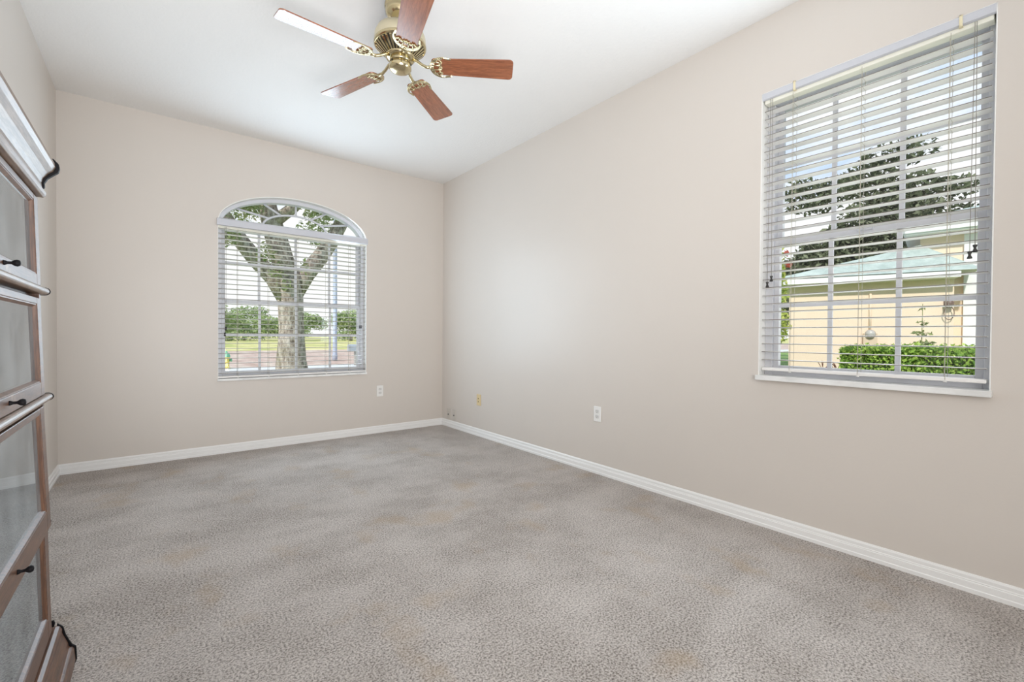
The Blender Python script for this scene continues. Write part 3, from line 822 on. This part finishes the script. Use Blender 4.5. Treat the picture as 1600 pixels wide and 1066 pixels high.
sh = thing('flowering_shrub', 'tall yellow green shrub with red flowers left of the house corner', 'shrub', (6.6, -1.02, GZ))
rg = random.Random(3)
MB().tube([(0, 0, 0), (.03, .02, 1.2), (0, .03, 2.4)], [.03, .022, .012], 8).build('stem', M_stem, sh)
leaf_cloud(MB(), [(0, 0, 2.15, .18, .13, .35), (0, .04, 2.6, .16, .11, .25), (0, -.02, 1.6, .2, .14, .35), (.02, 0, 2.9, .10, .08, .15)], 620, .055, rg).build('foliage', M_croton, sh)
for fz_, fy_ in ((2.93, -.10), (2.72, -.14)):
    leaf_cloud(MB(), [(0, fy_, fz_, .06, .05, .06)], 60, .03, rg).build('flower', M_red, sh)
bu = thing('bush', 'low dark green bush beside the left corner of the neighbouring house', 'shrub', (7.4, -.45, GZ))
MB().tube([(0, 0, 0), (0, 0, .8)], [.04, .02], 8).build('stem', M_stem, bu)
leaf_cloud(MB(), [(0, .1, .9, .35, .3, .45), (0, .1, .45, .4, .35, .35), (0, .1, 1.4, .3, .22, .3)], 1300, .07, rg).build('foliage', M_darkleaf, bu)

hd = thing('hedge', 'bright green trimmed hedge in front of the neighbouring house', 'hedge', (7.0, -2.78, GZ), R(6))
rg = random.Random(11)
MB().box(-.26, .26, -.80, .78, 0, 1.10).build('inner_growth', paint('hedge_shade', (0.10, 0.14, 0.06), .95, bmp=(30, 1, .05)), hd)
hl = MB()
for _ in range(12000):
    f = rg.random()
    if f < .36: p = Vector((rg.uniform(-.36, .36), rg.uniform(-.84, .82), 1.18 + rg.gauss(0, .035)))
    else: p = Vector((-.33 + rg.gauss(0, .03), rg.uniform(-.86, .84), rg.uniform(.05, 1.2)))
    if rg.random() < .2: p = Vector((rg.uniform(-.33, .33), rg.choice((-.84, .82)) + rg.gauss(0, .02), rg.uniform(.05, 1.2)))
    q = Quaternion(Vector((rg.gauss(0, 1), rg.gauss(0, 1), rg.gauss(0, 1))).normalized(), rg.uniform(0, 2 * PI))
    s = .036 * rg.uniform(.6, 1.4)
    a = q @ Vector((s, 0, 0)); b2 = q @ Vector((0, s * .5, 0)); n_ = q @ Vector((0, 0, s * .15))
    hl.add([p - a, p - b2 + n_, p + a, p + b2 + n_], [(0, 1, 2, 3)])
hl.build('foliage', M_hedge, hd)
sp = thing('sapling', 'thin upright plant rising above the hedge', 'plant', (7.5, -2.87, GZ))
MB().tube([(0, 0, 0), (.01, .01, 1.0), (0, 0, 1.95)], [.012, .009, .004], 7).build('stem', M_stem, sp)
leaf_cloud(MB(), [(0, 0, 1.45, .13, .14, .05), (0, 0, 1.28, .15, .17, .06), (0, 0, 1.62, .09, .09, .06), (0, 0, 1.9, .05, .05, .07)], 130, .045, rg).build('foliage', leaf_mat('sapling_leaves', [(0.20, 0.24, 0.12), (0.42, 0.48, 0.22)], .3), sp)
for lab, (x, y, top) in (('maroon leafed plant at the foot of the house wall, left one of two', (7.75, -1.36, .98)), ('maroon leafed plant nearest the left end of the hedge', (7.75, -1.60, 1.02))):
    pt = thing('cordyline_plant', lab, 'plant', (x, y, GZ), 0, 'maroon plants by the house wall')
    MB().tube([(0, 0, 0), (0, 0, top * .7)], .012, 6).build('stem', M_stem, pt)
    m_ = MB()
    for k in range(26):
        a = rg.uniform(0, 2 * PI); l = rg.uniform(.10, .22); u = rg.uniform(.6, 1.3)
        p0 = Vector((0, 0, top * rg.uniform(.45, .8))); d = Vector((math.cos(a) * .7, math.sin(a) * .7, u)).normalized()
        sd = d.orthogonal().normalized() * .016
        m_.add([p0, p0 + d * l * .5 + sd, p0 + d * l, p0 + d * l * .5 - sd], [(0, 1, 2, 3)])
    m_.build('foliage', M_redleaf, pt)

# ------------------------------------------------------------------ the neighbouring house
M_peach = paint('peach_stucco', (0.82, 0.66, 0.51), .9, bmp=(30, .3, .01), var=.04)
M_white_out = paint('white_fascia', (0.80, 0.80, 0.80), .6)
M_roof = mottled('green_roof', [(0.35, (0.36, 0.42, 0.38)), (0.65, (0.50, 0.56, 0.51))], 5, .7, .3, .02, (1, 1, 1))
ho = thing('neighbour_house', 'peach stucco house with green hipped roof and white fascia next door', 'house', (8.1, -.62, GZ), math.atan2(-2.36, .80) + PI / 2)
# local: y runs back along the front wall (negative to the right), x into the house
LW = 2.58
z0 = 0.0
ev = 2.18 - GZ
MB().box(0, 3.4, -LW, 0, -.2, ev).build('wing_wall', M_peach, ho)
MB().box(-.34, -.30, -LW - .02, .34, ev - .06, ev + .05).box(-.34, 3.4, .30, .34, ev - .06, ev + .05).build('fascia', M_white_out, ho, .004, 1)
MB().box(-.30, 3.4, -LW, .30, ev - .06, ev - .03).build('soffit', M_white_out, ho)
rz_ = ev + .06
rf = MB()
E1, E2, E3, E4 = (-.36, .36, rz_), (-.36, -LW - .30, rz_), (3.6, .36, rz_), (3.6, -LW - .30, rz_)
A1, A2 = (.48, -2.18, rz_ + .62), (3.4, -2.18, rz_ + .62)
rf.add([E1, E2, E3, E4, A1, A2], [(0, 1, 4), (0, 4, 5, 2), (1, 3, 5, 4), (2, 5, 3), (0, 2, 3, 1)])
rf.build('wing_roof', M_roof, ho)
mz = 3.06 - GZ
# taller main block to the right, facing the room window
mainm = Matrix.Rotation(R(-10.6), 4, 'Z')
mm4 = Matrix.Translation((.68, -2.21, 0)) @ mainm
MB().box(.0, 5, -6.5, .0, -.2, mz, mm4).build('main_wall', M_peach, ho)
MB().box(-.40, -.36, -6.9, .25, mz + .02, mz + .24, mm4).box(-.40, 5, .21, .25, mz + .02, mz + .24, mm4).build('fascia', M_white_out, ho, .004, 1)
MB().box(-.36, 5, -6.9, .21, mz - .01, mz + .02, mm4).build('soffit', M_white_out, ho)
rf = MB()
zr = mz + .24
rf.add([(-.42, .27, zr), (-.42, -7, zr), (3.0, -4, zr + 1.15), (3.0, -3.1, zr + 1.15), (5.4, .27, zr), (5.4, -7, zr)],
       [(0, 1, 2, 3), (0, 3, 4), (4, 3, 2, 5), (1, 5, 2), (0, 4, 5, 1)], m=mm4)
rf.build('main_roof', M_roof, ho)
MB().box(-.06, .0, -.83, -.62, -.1, mz - .05, mm4).build('pilaster', M_white_out, ho, .006)

# fittings on the front of the wing (local y = -distance along the wall from its left corner)
def on_wall(name, label, cat, s, z):
    a = math.atan2(-2.36, .80)
    return thing(name, label, cat, (8.1 + math.cos(a) * s, -.62 + math.sin(a) * s, z), a + PI / 2)
mt = on_wall('electric_meter', 'round glass electric meter on the peach house wall above the hedge', 'meter', 1.37, 1.0)
MB().box(-.09, 0, -.11, .11, -.16, .12).build('meter_box', paint('meter_box_peach', (0.66, 0.52, 0.38), .7), mt, .008)
MB().lathe([(.085, 0), (.088, .015), (.078, .025), (.074, .07), (.052, .09), (.01, .095)], 24, Matrix.Translation((-.08, 0, .10)) @ Matrix.Rotation(R(-90), 4, 'Y')).build('meter_dome', paint('meter_glass', (0.46, 0.43, 0.40), .35, var=.3, vscale=30), mt)
MB().tube([(-.03, 0, .12), (-.03, 0, .9)], .02, 8).build('conduit', M_peach, mt)
for lab, s in (('terracotta wall box below the electric meter', 1.28), ('terracotta wall box right of the electric meter, half hidden by the hedge', 1.78)):
    bx_ = on_wall('utility_box', lab, 'box', s, .72)
    MB().box(-.12, 0, -.15, .15, -.10, .07).build('housing', paint('terracotta', (0.58, 0.32, 0.18), .8), bx_, .01)
    MB().box(-.14, 0, -.17, .17, .07, .09).build('lid', paint('terracotta_lid', (0.66, 0.40, 0.25), .8), bx_, .004)
ln = on_wall('wall_lantern', 'small brown wall fitting with a hanging loop at the right end of the house wall', 'wall fitting', 2.48, 1.66)
M_bro = paint('brown_metal', (0.16, 0.10, 0.08), .5)
MB().box(-.02, 0, -.04, .04, -.05, .08).build('back_plate', M_bro, ln, .004)
MB().lathe([(.02, -.07), (.06, -.05), (.065, .03), (.03, .08), (.01, .10)], 14, Matrix.Translation((-.10, -.02, 0))).build('shade', M_bro, ln)
MB().tube([(-.08 , -.02 + .07 * math.sin(2 * PI * k / 20), -.17 + .12 * math.cos(2 * PI * k / 20)) for k in range(20)], .007, 6, closed=True).build('hanging_loop', M_bro, ln)
